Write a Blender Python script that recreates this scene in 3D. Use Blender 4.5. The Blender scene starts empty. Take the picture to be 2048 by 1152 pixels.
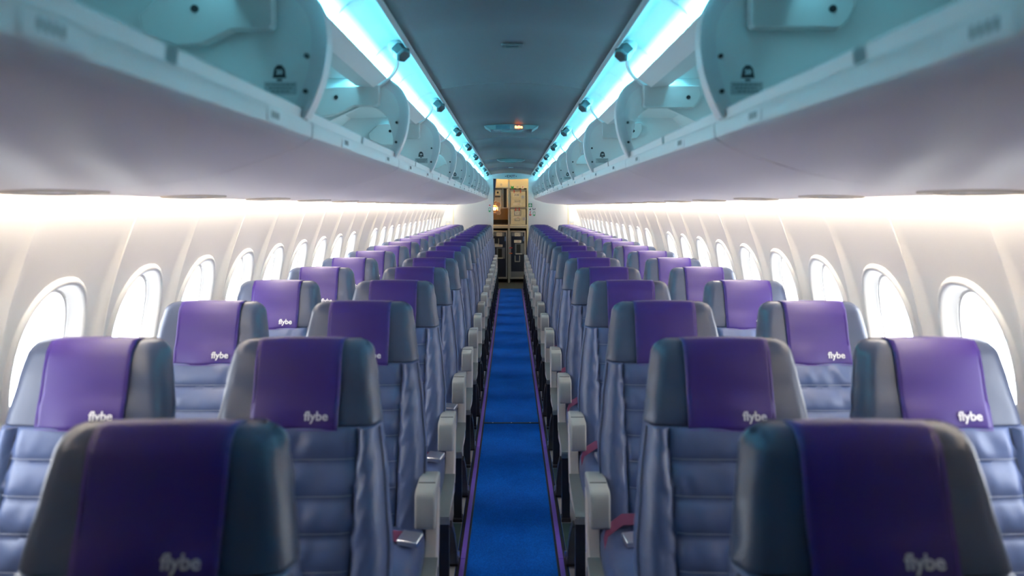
import bpy, bmesh, math, random
from mathutils import Vector, Matrix, noise

PI = math.pi
SC = bpy.context.scene
COL = SC.collection
random.seed(4)

# ---------------------------------------------------------------- camera, world, exposure
F_PX = 1657.0
cd = bpy.data.cameras.new('camera')
cam = bpy.data.objects.new('camera', cd); COL.objects.link(cam)
cam.location = (-0.006, 0, 1.40)
cam.rotation_euler = (PI/2, 0, 0)
cd.sensor_width = 36.0
cd.lens = 36.0*F_PX/2048.0
cd.shift_y = -163/2048.0
cd.shift_x = 3/2048.0
cd.clip_start = 0.05
cd.dof.use_dof = True
cd.dof.focus_distance = 6.5
cd.dof.aperture_fstop = 3.3
SC.camera = cam
SC.view_settings.view_transform = 'Standard'
SC.view_settings.look = 'None'
SC.view_settings.gamma = 1
SC.view_settings.exposure = 0.2
SC.view_settings.use_curve_mapping = False

WORLD_STRENGTH = 10.0
COVE_STRENGTH = 420.0
WASH_STRENGTH = 42.0
w = bpy.data.worlds.new('daylight'); SC.world = w; w.use_nodes = True
bg = w.node_tree.nodes['Background']
bg.inputs[0].default_value = (0.90, 0.95, 1.0, 1)
bg.inputs[1].default_value = WORLD_STRENGTH

# ---------------------------------------------------------------- materials
def s2l(c):
    return tuple(((v/12.92) if v <= 0.04045 else ((v+0.055)/1.055)**2.4) for v in c)
def rgb(r, g, b): return s2l((r/255, g/255, b/255))

def mat(name, col, rough=0.5, metal=0.0, bump=0.0, bscale=60.0, var=0.0, vscale=8.0, stretch=(1,1,1), coat=0.0, sheen=0.0, spec=0.5):
    m = bpy.data.materials.new(name); m.use_nodes = True
    nt = m.node_tree; b = nt.nodes['Principled BSDF']
    b.inputs['Base Color'].default_value = (*col, 1)
    b.inputs['Roughness'].default_value = rough
    b.inputs['Metallic'].default_value = metal
    b.inputs['Coat Weight'].default_value = coat
    b.inputs['Sheen Weight'].default_value = sheen
    b.inputs['Specular IOR Level'].default_value = spec
    tc = nt.nodes.new('ShaderNodeTexCoord')
    mp = nt.nodes.new('ShaderNodeMapping'); mp.inputs['Scale'].default_value = stretch
    nt.links.new(tc.outputs['Object'], mp.inputs[0])
    if var > 0:
        n = nt.nodes.new('ShaderNodeTexNoise'); n.inputs['Scale'].default_value = vscale; n.inputs['Detail'].default_value = 4
        nt.links.new(mp.outputs[0], n.inputs['Vector'])
        r = nt.nodes.new('ShaderNodeMapRange'); r.inputs[1].default_value = 0.3; r.inputs[2].default_value = 0.7
        r.inputs[3].default_value = 1-var; r.inputs[4].default_value = 1+var
        nt.links.new(n.outputs['Fac'], r.inputs[0])
        mx = nt.nodes.new('ShaderNodeVectorMath'); mx.operation = 'SCALE'
        mx.inputs[0].default_value = col
        nt.links.new(r.outputs[0], mx.inputs['Scale'])
        nt.links.new(mx.outputs[0], b.inputs['Base Color'])
    if bump > 0:
        n2 = nt.nodes.new('ShaderNodeTexNoise'); n2.inputs['Scale'].default_value = bscale; n2.inputs['Detail'].default_value = 3
        nt.links.new(mp.outputs[0], n2.inputs['Vector'])
        bp = nt.nodes.new('ShaderNodeBump'); bp.inputs['Strength'].default_value = bump; bp.inputs['Distance'].default_value = 0.004
        nt.links.new(n2.outputs['Fac'], bp.inputs['Height'])
        nt.links.new(bp.outputs[0], b.inputs['Normal'])
    return m

def emit(name, col, strength):
    m = bpy.data.materials.new(name); m.use_nodes = True
    nt = m.node_tree; b = nt.nodes['Principled BSDF']
    b.inputs['Base Color'].default_value = (0.6, 0.6, 0.6, 1)
    b.inputs['Emission Color'].default_value = (*col, 1)
    b.inputs['Emission Strength'].default_value = strength
    return m

M = {}
M['wall'] = mat('warm white moulded plastic', (0.82, 0.78, 0.73), 0.42, bump=0.03, bscale=300)
M['rim'] = mat('window bezel plastic', (0.80, 0.77, 0.73), 0.35)
M['binw'] = mat('lavender white bin plastic', (0.86, 0.785, 0.79), 0.38, bump=0.02, bscale=250)
M['rail'] = mat('pale rail plastic', (0.80, 0.78, 0.79), 0.35)
M['div'] = mat('divider panel plastic', (0.86, 0.88, 0.88), 0.42, bump=0.03, bscale=220)
M['rimf'] = mat('divider rim plastic', (0.82, 0.80, 0.82), 0.35)
M['bracket'] = mat('pale grey bracket plastic', (0.68, 0.70, 0.70), 0.4)
M['cove'] = mat('cove panel plastic', (0.80, 0.82, 0.83), 0.5)
M['ceil'] = mat('grey ceiling laminate', (0.150, 0.074, 0.076), 0.55, bump=0.03, bscale=200)
M['ctrim'] = mat('ceiling trim', (0.50, 0.48, 0.48), 0.4)
M['dark'] = mat('black rubber', (0.012, 0.012, 0.014), 0.45)
M['screw'] = mat('dark screw head', (0.03, 0.035, 0.04), 0.5, 0.4)
M['ink'] = mat('black print', (0.012, 0.014, 0.02), 0.6)
M['greyink'] = mat('grey print', (0.16, 0.17, 0.18), 0.6)
M['leather'] = mat('blue grey leather', (0.074, 0.108, 0.230), 0.37, bump=0.16, bscale=26, var=0.05, vscale=6, stretch=(0.8, 0.8, 1.0))
M['leather_shaded'] = mat('blue grey leather shaded', (0.058, 0.075, 0.132), 0.36, bump=0.12, bscale=22, var=0.05, vscale=6)  # same leather as the backrests, shade put into a darker colour
M['thread'] = mat('grey thread', (0.30, 0.33, 0.42), 0.7)
M['purple'] = mat('purple leatherette', (0.038, 0.014, 0.170), 0.42, bump=0.05, bscale=350, var=0.04, vscale=5)
M['hem'] = mat('violet hem stitching', (0.12, 0.055, 0.30), 0.6)
M['white'] = mat('white print', (0.85, 0.84, 0.86), 0.5)
M['arm'] = mat('grey beige armrest plastic', (0.47, 0.465, 0.435), 0.38, bump=0.05, bscale=400)
M['frame'] = mat('cream seat side plastic', (0.72, 0.64, 0.57), 0.42)
M['flange'] = mat('grey side rail', (0.28, 0.29, 0.275), 0.35)
M['leg'] = mat('dark grey leg metal', (0.055, 0.05, 0.052), 0.4, 0.6)
M['steel'] = mat('brushed steel', (0.62, 0.62, 0.64), 0.28, 1.0)
M['belt'] = mat('maroon webbing', (0.13, 0.02, 0.075), 0.75, bump=0.2, bscale=600)
M['purp2'] = mat('violet floor path strip', (0.20, 0.09, 0.55), 0.45)
M['blk'] = mat('black edging', (0.008, 0.008, 0.010), 0.5)
M['track'] = mat('cream floor track cover', (0.55, 0.53, 0.52), 0.5, var=0.08, vscale=20)
M['green'] = mat('dark green plate', (0.030, 0.060, 0.052), 0.4)
M['shell'] = mat('dark seat shell', (0.05, 0.055, 0.07), 0.5)
M['bulk'] = mat('white bulkhead laminate', (0.80, 0.79, 0.77), 0.45, bump=0.02, bscale=200)
M['gcream'] = mat('cream galley laminate', (0.72, 0.65, 0.45), 0.42, var=0.03, vscale=10)
M['galum'] = mat('galley aluminium edge', (0.50, 0.47, 0.40), 0.35, 0.7)
M['cont'] = mat('cream metal container', (0.68, 0.62, 0.42), 0.38, var=0.06, vscale=18)
M['navy'] = mat('navy trolley panel', (0.008, 0.012, 0.03), 0.4)
M['gdark'] = mat('galley recess black', (0.012, 0.011, 0.010), 0.6)
M['tan'] = mat('tan galley back wall', (0.42, 0.27, 0.13), 0.5)
M['label'] = mat('paper label', (0.78, 0.72, 0.58), 0.6)
M['plates'] = mat('grey trolley placard', (0.20, 0.20, 0.20), 0.4, 0.3)
M['red'] = mat('red latch', (0.75, 0.05, 0.03), 0.4)
M['orange'] = mat('orange latch', (0.9, 0.20, 0.03), 0.4)
M['sgreen'] = mat('sign green', (0.01, 0.30, 0.09), 0.5)
M['sred'] = mat('sign red', (0.62, 0.02, 0.02), 0.5)
M['curt'] = mat('blue curtain cloth', (0.010, 0.035, 0.075), 0.85, bump=0.2, bscale=300, sheen=0.3)
M['skin'] = mat('skin', (0.72, 0.38, 0.22), 0.5)
M['cloth'] = mat('dark uniform cloth', (0.012, 0.012, 0.018), 0.85)
M['hair'] = mat('brown hair', (0.05, 0.03, 0.02), 0.6, bump=0.4, bscale=120)
M['eye'] = mat('eye white', (0.8, 0.8, 0.8), 0.3)
M['lip'] = mat('lip', (0.5, 0.15, 0.12), 0.5)
M['cupm'] = mat('white paper cup', (0.8, 0.76, 0.66), 0.5)
M['psub'] = mat('tan plastic with warm light tint', (0.70, 0.60, 0.48), 0.4)  # tan tint stands for warm light caught on the service unit bezels
M['gfloor'] = mat('dark galley floor', (0.05, 0.055, 0.05), 0.45, var=0.1, vscale=15)
M['signgrey'] = mat('grey ceiling sign plastic', (0.22, 0.21, 0.21), 0.4)
M['covelamp'] = emit('cyan cove lamp', (0.14, 0.76, 1.0), COVE_STRENGTH)
M['lockerfill'] = emit('added cyan locker fill', (0.22, 0.72, 0.90), 12.0)  # glow for an added fill strip, not a real locker light
M['wash'] = emit('warm white wash lamp', (1.0, 0.90, 0.76), WASH_STRENGTH)
M['glamp'] = emit('warm galley lamp', (1.0, 0.66, 0.26), 26.0)
M['rlamp'] = emit('orange work lamp', (1.0, 0.50, 0.14), 60.0)
M['amber'] = emit('amber lit text', (1.0, 0.35, 0.05), 9.0)
M['redlit'] = emit('red lit ring', (1.0, 0.06, 0.02), 8.0)

def carpet_mat():
    m = mat('blue aisle carpet', (0.0, 0.10, 0.42), 0.95, bump=0.5, bscale=500)
    nt = m.node_tree; b = nt.nodes['Principled BSDF']
    n = nt.nodes.new('ShaderNodeTexNoise'); n.inputs['Scale'].default_value = 260; n.inputs['Detail'].default_value = 4
    tc = nt.nodes.new('ShaderNodeTexCoord'); nt.links.new(tc.outputs['Object'], n.inputs['Vector'])
    n2 = nt.nodes.new('ShaderNodeTexNoise'); n2.inputs['Scale'].default_value = 5; n2.inputs['Detail'].default_value = 3  # broad soft blotches stand for bands of light in the carpet colour
    nt.links.new(tc.outputs['Object'], n2.inputs['Vector'])
    ad = nt.nodes.new('ShaderNodeMath'); ad.operation = 'MULTIPLY'
    mr = nt.nodes.new('ShaderNodeMapRange'); mr.inputs[1].default_value = 0.3; mr.inputs[2].default_value = 0.7; mr.inputs[3].default_value = 0.44; mr.inputs[4].default_value = 0.56
    nt.links.new(n2.outputs['Fac'], mr.inputs[0])
    nt.links.new(n.outputs['Fac'], ad.inputs[0]); nt.links.new(mr.outputs[0], ad.inputs[1])
    cr = nt.nodes.new('ShaderNodeValToRGB')
    cr.color_ramp.elements[0].position = 0.12; cr.color_ramp.elements[0].color = (0.0004, 0.055, 0.31, 1)
    cr.color_ramp.elements[1].position = 0.42; cr.color_ramp.elements[1].color = (0.001, 0.18, 0.80, 1)
    nt.links.new(ad.outputs[0], cr.inputs[0]); nt.links.new(cr.outputs[0], b.inputs['Base Color'])
    b.inputs['Specular IOR Level'].default_value = 0.15
    return m
M['carpet'] = carpet_mat()

def glass_mat():
    m = bpy.data.materials.new('window pane'); m.use_nodes = True
    nt = m.node_tree; nt.nodes.clear()
    o = nt.nodes.new('ShaderNodeOutputMaterial'); t = nt.nodes.new('ShaderNodeBsdfTransparent')
    t.inputs[0].default_value = (0.97, 0.98, 1, 1)
    g = nt.nodes.new('ShaderNodeBsdfGlossy'); g.inputs['Roughness'].default_value = 0.05
    mx = nt.nodes.new('ShaderNodeMixShader'); mx.inputs[0].default_value = 0.05
    nt.links.new(t.outputs[0], mx.inputs[1]); nt.links.new(g.outputs[0], mx.inputs[2]); nt.links.new(mx.outputs[0], o.inputs[0])
    return m
M['glass'] = glass_mat()

# ---------------------------------------------------------------- helpers
class MB:
    """collects shapes, builds ONE mesh object"""
    def __init__(s): s.v = []; s.f = []; s.fm = []; s.cur = 0
    def add(s, vs, fs):
        o = len(s.v); s.v += [tuple(p) for p in vs]
        s.f += [tuple(i+o for i in f) for f in fs]; s.fm += [s.cur]*len(fs)
        return s
    def box(s, c, d, rz=0, rx=0):
        hx, hy, hz = d[0]/2, d[1]/2, d[2]/2
        R = Matrix.Rotation(rz, 3, 'Z') @ Matrix.Rotation(rx, 3, 'X')
        vs = [Vector(c)+R@Vector((x*hx, y*hy, z*hz)) for x in (-1, 1) for y in (-1, 1) for z in (-1, 1)]
        return s.add(vs, [(0,1,3,2),(4,6,7,5),(0,4,5,1),(2,3,7,6),(0,2,6,4),(1,5,7,3)])
    def prism(s, poly, a, b, axis='Y'):
        """poly of 2-D points extruded from a to b; axis Y: poly=(x,z); X: poly=(y,z); Z: poly=(x,y)"""
        n = len(poly)
        def P(p, t): return (p[0], t, p[1]) if axis == 'Y' else ((t, p[0], p[1]) if axis == 'X' else (p[0], p[1], t))
        vs = [P(p, a) for p in poly]+[P(p, b) for p in poly]
        fs = [tuple(range(n)), tuple(reversed(range(n, 2*n)))]
        fs += [(i, i+n, (i+1) % n+n, (i+1) % n) for i in range(n)]
        return s.add(vs, fs)
    def sheet(s, prof, ys, axis='Y'):
        """open profile (x,z) swept through the list ys"""
        n = len(prof); vs = []
        for y in ys: vs += [(p[0], y, p[1]) for p in prof]
        fs = []
        for j in range(len(ys)-1):
            for i in range(n-1):
                a = j*n+i; fs.append((a, a+1, a+n+1, a+n))
        return s.add(vs, fs)
    def ringloft(s, rings, closed=True, cap0=False, cap1=False):
        n = len(rings[0]); vs = []
        for r in rings: vs += r
        fs = []
        for j in range(len(rings)-1):
            for i in range(n if closed else n-1):
                k = (i+1) % n
                fs.append((j*n+i, j*n+k, (j+1)*n+k, (j+1)*n+i))
        if cap0: fs.append(tuple(reversed(range(n))))
        if cap1: fs.append(tuple(range((len(rings)-1)*n, len(rings)*n)))
        return s.add(vs, fs)
    def tube(s, pts, r, n=8, caps=True):
        pts = [Vector(p) for p in pts]; rings = []
        for i, p in enumerate(pts):
            t = (pts[min(i+1, len(pts)-1)]-pts[max(i-1, 0)]).normalized()
            up = Vector((0, 0, 1)) if abs(t.z) < 0.9 else Vector((1, 0, 0))
            a = t.cross(up).normalized(); b = t.cross(a)
            rr = r[i] if isinstance(r, (list, tuple)) else r
            rings.append([p+a*rr*math.cos(2*PI*k/n)+b*rr*math.sin(2*PI*k/n) for k in range(n)])
        return s.ringloft(rings, True, caps, caps)
    def strap(s, pts, wdir, w, t=0.002):
        """flat ribbon through pts, width along wdir"""
        pts = [Vector(p) for p in pts]; wd = Vector(wdir).normalized(); rings = []
        for i, p in enumerate(pts):
            d = (pts[min(i+1, len(pts)-1)]-pts[max(i-1, 0)]).normalized()
            nn = d.cross(wd).normalized()
            rings.append([p+wd*w/2+nn*t/2, p-wd*w/2+nn*t/2, p-wd*w/2-nn*t/2, p+wd*w/2-nn*t/2])
        return s.ringloft(rings, True, True, True)
    def mirror(s, sgn):
        if sgn < 0:
            s.v = [(-x, y, z) for x, y, z in s.v]; s.f = [tuple(reversed(f)) for f in s.f]
        return s
    def build(s, name, m, parent=None, smooth=35, bevel=0, seg=2, fix=True, solid=0, loc=None):
        me = bpy.data.meshes.new(name); me.from_pydata(s.v, [], s.f)
        mats = m if isinstance(m, (list, tuple)) else [m]
        for x in mats: me.materials.append(x)
        if len(mats) > 1: me.polygons.foreach_set('material_index', s.fm)
        if fix:
            bm = bmesh.new(); bm.from_mesh(me); bmesh.ops.recalc_face_normals(bm, faces=bm.faces); bm.to_mesh(me); bm.free()
        if smooth:
            me.polygons.foreach_set('use_smooth', [True]*len(me.polygons))
            me.set_sharp_from_angle(angle=math.radians(smooth))
        me.update()
        o = bpy.data.objects.new(name, me); COL.objects.link(o)
        if loc: o.location = loc
        if parent: o.parent = parent
        if solid:
            md = o.modifiers.new('solid', 'SOLIDIFY'); md.thickness = solid; md.offset = 0
        if bevel:
            md = o.modifiers.new('bevel', 'BEVEL'); md.width = bevel; md.segments = seg; md.limit_method = 'ANGLE'; md.angle_limit = math.radians(40)
            md.harden_normals = False
        return o

def empty(name, loc=(0, 0, 0)):
    o = bpy.data.objects.new(name, None); COL.objects.link(o); o.location = loc; o.empty_display_size = 0.1
    return o
def tag(o, label, cat, group=None):
    o['label'] = label; o['category'] = cat
    if group: o['group'] = group
    return o
def struct(o): o['kind'] = 'structure'; return o
def copy_tree(o, parent=None, loc=None):
    c = o.copy(); COL.objects.link(c); c.parent = parent
    if loc is not None: c.location = loc
    for ch in KIDS.get(o.name, []): copy_tree(ch, c)
    return c
KIDS = {}
def scan(root):
    for ch in [x for x in COL.objects if x.parent == root]:
        KIDS.setdefault(root.name, []).append(ch); scan(ch)

def text_mesh(txt, size, bold=0.0, extr=0.0006):
    cu = bpy.data.curves.new('lettering', 'FONT'); cu.body = txt; cu.size = size; cu.align_x = 'CENTER'; cu.align_y = 'CENTER'
    cu.offset = bold; cu.extrude = extr; cu.resolution_u = 3
    t = bpy.data.objects.new('lettering', cu); COL.objects.link(t)
    bpy.context.view_layer.update()
    me = bpy.data.meshes.new_from_object(t.evaluated_get(bpy.context.evaluated_depsgraph_get()))
    bpy.data.objects.remove(t); bpy.data.curves.remove(cu)
    return me
def lettering(txt, size, m, loc, parent=None, name='lettering', rot=(PI/2, 0, 0), bold=0.0, sx=1.0):
    me = text_mesh(txt, size, bold); me.materials.clear(); me.materials.append(m)
    o = bpy.data.objects.new(name, me); COL.objects.link(o); o.location = loc; o.rotation_euler = rot; o.scale = (sx, 1, 1)
    if parent: o.parent = parent
    return o
ORD = ['nearest', 'second', 'third', 'fourth', 'fifth', 'sixth', 'seventh', 'eighth', 'ninth', 'tenth', 'eleventh', 'twelfth',
       'thirteenth', 'fourteenth', 'fifteenth', 'sixteenth', 'seventeenth', 'farthest']
SIDE = {-1: 'left', 1: 'right'}
PITCH = 0.762
NROW = 18
Y0, YB = -1.3, 14.42            # cabin front end, aft bulkhead
YG = 15.2                       # galley face
CZ, CR = 0.782, 1.2645          # fuselage lining circle
def wall_x(z): return math.sqrt(max(CR*CR-(z-CZ)**2, 0.0001))

# ---------------------------------------------------------------- floor
mb = MB().box((0, (Y0+YG+0.8)/2, -0.03), (2.3, YG+0.8-Y0, 0.06))
struct(mb.build('floor', M['carpet'], smooth=0))
# under-seat floor is the same carpet; the aisle runner lies on it
def floor_strip(nm, m, x0, x1, z, y0=Y0, y1=14.0, thick=0.004):
    b = MB()
    for s in (-1, 1): b.box((s*(x0+x1)/2, (y0+y1)/2, z-thick/2), (x1-x0, y1-y0, thick))
    return struct(b.build(nm, m, smooth=0))
b = MB()
b.box((0, (Y0+5.32)/2, 0.003), (0.35, 5.32-Y0, 0.006)); b.box((0, (5.345+14.06)/2, 0.003), (0.35, 14.06-5.345, 0.006))
ru = b.build('aisle_runner', M['carpet'], smooth=0)
tag(ru, 'bright blue carpet runner along the aisle between the violet floor strips', 'carpet')
sb = MB().box((0, 5.332, 0.005), (0.36, 0.022, 0.008)).build('joint_bar', M['blk'], ru, bevel=0.002)
for k in (-1, 0, 1):
    MB().tube([(k*0.12, 5.332, 0.008), (k*0.12, 5.332, 0.0105)], 0.004).build('screw', M['steel'], sb)
floor_strip('trim_1', M['blk'], 0.175, 0.184, 0.008)
for s in (-1, 1):
    b = MB(); y = Y0; k = 0
    while y < 14.0:
        y2 = min(y+1.524, 14.0); b.box((s*0.1935, (y+y2)/2, 0.005), (0.019, y2-y-0.003, 0.010)); y = y2
    o = b.build('floor_path_strip', M['purp2'], smooth=0, bevel=0.0015)
    tag(o, 'violet floor path strip along the %s edge of the blue aisle runner' % SIDE[s], 'floor strip', 'violet floor path strips')
floor_strip('trim_2', M['blk'], 0.203, 0.216, 0.006)
b = MB()
for s in (-1, 1):
    y = Y0+0.1
    while y < 14.0:
        b.box((s*0.262, y+0.37, 0.002), (0.085, 0.74, 0.005)); y += PITCH
struct(b.build('trim_3', M['track'], smooth=0))
b = MB()
b.box((0, (14.06+YG+0.6)/2, 0.002), (2.2, YG+0.6-14.06, 0.004))
struct(b.build('trim_4', M['gfloor'], smooth=0))

# ---------------------------------------------------------------- side walls and windows
THW = math.asin((0.985-CZ)/CR)
def wp(s, y, q, h=0.0):
    """point on the wall: side s, along y, arc length q above window centre, h into the cabin"""
    th = THW+q/CR; r = CR-h
    return (s*r*math.cos(th), y, CZ+r*math.sin(th))
QB = CR*(math.asin((0.0-CZ)/CR)-THW); QT = CR*(math.asin((1.52-CZ)/CR)-THW)
WSP = 0.508; W0 = 2.21
HA, HB = 0.178, 0.232           # outer half size of the bezel
HY, HQ = WSP/2, 0.32
def rib(dy, q):
    """ribs on the cell borders, narrow high up and broad low down"""
    d = HY-abs(dy)
    t = max(0.0, min(1.0, (0.40-q)/0.62))
    wdt = 0.008+0.070*t; amp = 0.003+0.030*t**0.7 if q < 0.45 else 0.003
    if q > 0.33: amp *= max(0, 1-(q-0.33)/0.15)
    v = max(0.0, 1-d/wdt)
    return amp*v*v*(3-2*v)*1.0
def sup(a, bb, t, n=2.35):
    c, sn = math.cos(t), math.sin(t)
    return (a*math.copysign(abs(c)**(2/n), c), bb*math.copysign(abs(sn)**(2/n), sn))
NS = 14
edge = [-HY+2*HY*(0.5-0.5*math.cos(PI*(0.12+0.76*i/NS)))/1.0 for i in range(NS+1)]
e0, e1 = edge[0], edge[-1]
edge = [-HY+2*HY*(v-e0)/(e1-e0) for v in edge]
edgeq = [-HQ+2*HQ*i/NS for i in range(NS+1)]
rect = [(edge[i], -HQ) for i in range(NS)]+[(HY, edgeq[i]) for i in range(NS)]+[(edge[NS-i], HQ) for i in range(NS)]+[(-HY, edgeq[NS-i]) for i in range(NS)]
def build_wall(s):
    b = MB(); centres = []
    ks = range(-6, 24)
    for k in ks:
        yc = W0+WSP*k
        if k == 9 or k < -1:
            qs = edgeq
            b.ringloft([[wp(s, yc+dy, q, rib(dy, q)) for dy in edge] for q in qs], closed=False)
        else:
            centres.append(yc)
            rings = []
            for j in range(8):
                t = j/7
                ring = []
                for (py, pq) in rect:
                    ang = math.atan2(pq/HQ, py/HY)
                    iy, iq = sup(HA, HB, ang)
                    yy, qq = iy+(py-iy)*t, iq+(pq-iq)*t
                    ring.append(wp(s, yc+yy, qq, rib(yy, qq)))
                rings.append(ring)
            b.ringloft(rings)
        top = [HQ+(QT-HQ)*i/6 for i in range(7)]
        bot = [QB+(-HQ-QB)*i/10 for i in range(11)]
        b.ringloft([[wp(s, yc+dy, q, rib(dy, q)) for dy in edge] for q in top], closed=False)
        b.ringloft([[wp(s, yc+dy, q, rib(dy, q)) for dy in edge] for q in bot], closed=False)
    ya, yb = W0+WSP*(-6)-HY, W0+WSP*23+HY
    for (p, q_) in ((Y0-0.05, ya), (yb, YB+0.06)):
        b.ringloft([[wp(s, y, QB+(QT-QB)*i/24) for y in (p, q_)] for i in range(25)], closed=False)
    wl = struct(b.build('wall_'+SIDE[s], M['wall'], smooth=50))
    # thin panel joints on every other rib
    jb = MB()
    for k in range(-6, 24, 2):
        yj = W0+WSP*k+HY
        jb.ringloft([[wp(s, yj+d, q, rib(HY-abs(d), q)+h) for d, h in ((-0.0035, 0.0005), (-0.0025, 0.0022), (0.0025, 0.0022), (0.0035, 0.0005))] for q in [QB+0.4+(QT-QB-0.4)*i/30 for i in range(31)]], closed=False)
    jb.build('panel_joint', M['rim'], wl, smooth=40)
    return centres
centres = build_wall(1); build_wall(-1)

NW = 40
def win_ring(s, yc, inset, h, n=NW):
    r = []
    for i in range(n):
        py, pq = sup(HA-inset, HB-inset, 2*PI*i/n)
        r.append(wp(s, yc+py, pq, h))
    return r
WPROF = [(-0.004, -0.004), (0.000, 0.006), (0.005, 0.011), (0.012, 0.012), (0.018, 0.009), (0.023, 0.002), (0.030, -0.010), (0.038, -0.019), (0.043, -0.026)]
# local meshes (centre y = 0), one per side; instances share them
win_no = 0
for s in (-1, 1):
    first = None
    for yc in centres:
        win_no += 1
        nm = 'window_%d' % win_no
        if first is None:
            b = MB().ringloft([win_ring(s, 0, i, h) for i, h in WPROF])
            o = b.build(nm, M['rim'], smooth=60, loc=(0, yc, 0))
            fr = MB().ringloft([win_ring(s, 0, i, h) for i, h in [(0.0445, -0.026), (0.047, -0.027), (0.051, -0.028), (0.052, -0.038)]]).build('window_frame', M['wall'], o, smooth=50)
            dk = MB().ringloft([win_ring(s, 0, i, h) for i, h in [(0.0425, -0.0265), (0.0452, -0.0265)]]).build('gasket', M['leg'], o)
            pn = MB().add(win_ring(s, 0, 0.0515, -0.036), [tuple(range(NW))]).build('pane', M['glass'], o, smooth=0, fix=False)
            op = MB().ringloft([win_ring(s, 0, i, h) for i, h in [(0.063, -0.085), (0.067, -0.083), (0.069, -0.090), (0.064, -0.094)]]).build('outer_frame', M['div'], o, smooth=50)
            ol = MB().ringloft([win_ring(s, 0, i, h) for i, h in [(0.052, -0.038), (0.040, -0.10)]]).build('reveal', M['wall'], o, smooth=50)
            struct(o); first = o; scan(o)
        else:
            o = copy_tree(first, loc=(0, yc, 0)); o.name = nm
# daylight portals at the windows (guide sampling of the sky only)
for s in (-1, 1):
    for yc in centres:
        ld = bpy.data.lights.new('window_portal', 'AREA'); ld.shape = 'RECTANGLE'; ld.size = 0.30; ld.size_y = 0.40
        ld.cycles.is_portal = True
        lo = bpy.data.objects.new('window_portal', ld); COL.objects.link(lo)
        x, y, z = wp(s, yc, 0, -0.105); lo.location = (x, y, z)
        d = Vector((-s*math.cos(THW), 0, -math.sin(THW)))
        lo.rotation_euler = d.to_track_quat('-Z', 'Y').to_euler()
        lo.rotation_euler = Matrix((Vector((0, 1, 0)), (-d).cross(Vector((0, 1, 0))), -d)).transposed().to_euler()

# ---------------------------------------------------------------- sidewall wash lamps above the window panels
for s in (-1, 1):
    b = MB().prism([(s*1.036, 1.447), (s*1.058, 1.447), (s*1.058, 1.461), (s*1.036, 1.461)], 0.8, YB-0.05)
    o = b.build('wall_wash_lamp', M['wash'], smooth=0)
    tag(o, 'long warm white lamp washing the %s side wall from behind the locker edge' % SIDE[s], 'light', 'side wall wash lamps')

# ---------------------------------------------------------------- ceiling
cprof = []
for i in range(21):
    x = -0.350+0.700*i/20
    cprof.append((x, 1.950+0.034*(1-(x/0.350)**2)))
b = MB()
ys = [Y0, 1.2, 1.204, 3.9, 3.904, 6.95, 6.954, 9.98, 9.984, 12.1, 12.104, YB+0.01]
for i in range(0, len(ys), 2):
    dz = 0.0
    b.sheet([(x, z) for x, z in cprof], (ys[i], ys[i+1]))
for i in range(2, len(ys), 2):
    b.sheet([(x, z+0.004) for x, z in cprof], (ys[i-1]-0.001, ys[i]+0.001))
struct(b.build('ceiling', M['ceil'], smooth=40, solid=0.0015))
b = MB()
for s in (-1, 1):
    b.prism([(s*0.346, 1.946), (s*0.357, 1.938), (s*0.364, 1.941), (s*0.363, 1.970), (s*0.346, 1.958)], Y0, YB)
struct(b.build('trim_5', M['ctrim'], smooth=0, bevel=0.002))
# cove panels
def arc(pts, n):
    """Catmull-Rom through 2-D points"""
    P = [pts[0]]+list(pts)+[pts[-1]]; out = []
    for i in range(1, len(P)-2):
        for j in range(n):
            t = j/n; p0, p1, p2, p3 = P[i-1], P[i], P[i+1], P[i+2]
            out.append(tuple(0.5*((2*p1[k])+(-p0[k]+p2[k])*t+(2*p0[k]-5*p1[k]+4*p2[k]-p3[k])*t*t+(-p0[k]+3*p1[k]-3*p2[k]+p3[k])*t**3) for k in range(len(p1))))
    out.append(tuple(pts[-1])); return out
covep = arc([(0.360, 1.966), (0.400, 1.972), (0.445, 1.956), (0.478, 1.925), (0.497, 1.885), (0.500, 1.856)], 5)
MODL = 1.264; D1 = 1.634
for s in (-1, 1):
    b = MB(); y = D1-2*MODL
    while y < YB-0.02:
        y2 = min(y+MODL/2, YB)
        b.sheet([(s*x, z) for x, z in covep], (y+0.0015, y2-0.0015))
        b.sheet([(s*(x-0.003 if z > 1.95 else x-0.004), z-0.004) for x, z in covep], (y2-0.006, y2+0.006))
        y = y2
    b.prism([(s*0.36, 1.975), (s*0.55, 1.975), (s*0.55, 1.98), (s*0.36, 1.98)], Y0, YB)
    struct(b.build('trim_%d' % (6 if s < 0 else 7), M['cove'], smooth=40))
    # opaque channel whose lit face looks outward at the cove panel
    b = MB()
    b.sheet([(s*0.480, 1.852), (s*0.464, 1.852), (s*0.460, 1.868), (s*0.472, 1.876)], (0.35, YB-0.03))
    o = b.build('cove_lamp', M['rail'], smooth=0, solid=0.002)
    MB().sheet([(s*0.478, 1.854), (s*0.472, 1.874)], (0.35, YB-0.03)).build('diffuser', M['covelamp'], o, smooth=0, fix=False)
    MB().sheet([(s*0.4765, 1.854), (s*0.4705, 1.874)], (0.35, YB-0.03)).build('backing', M['rail'], o, smooth=0, fix=False)
    MB().sheet([(s*0.541, 1.8425), (s*0.549, 1.8425)], (0.35, YB-0.03)).build('added_fill_strip', M['lockerfill'], o, smooth=0, fix=False)  # added glowing strip, hidden behind the beam, to brighten the dividers
    tag(o, 'cyan strip lamp in the cove above the %s lockers' % SIDE[s], 'light', 'cyan cove lamps')

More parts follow.
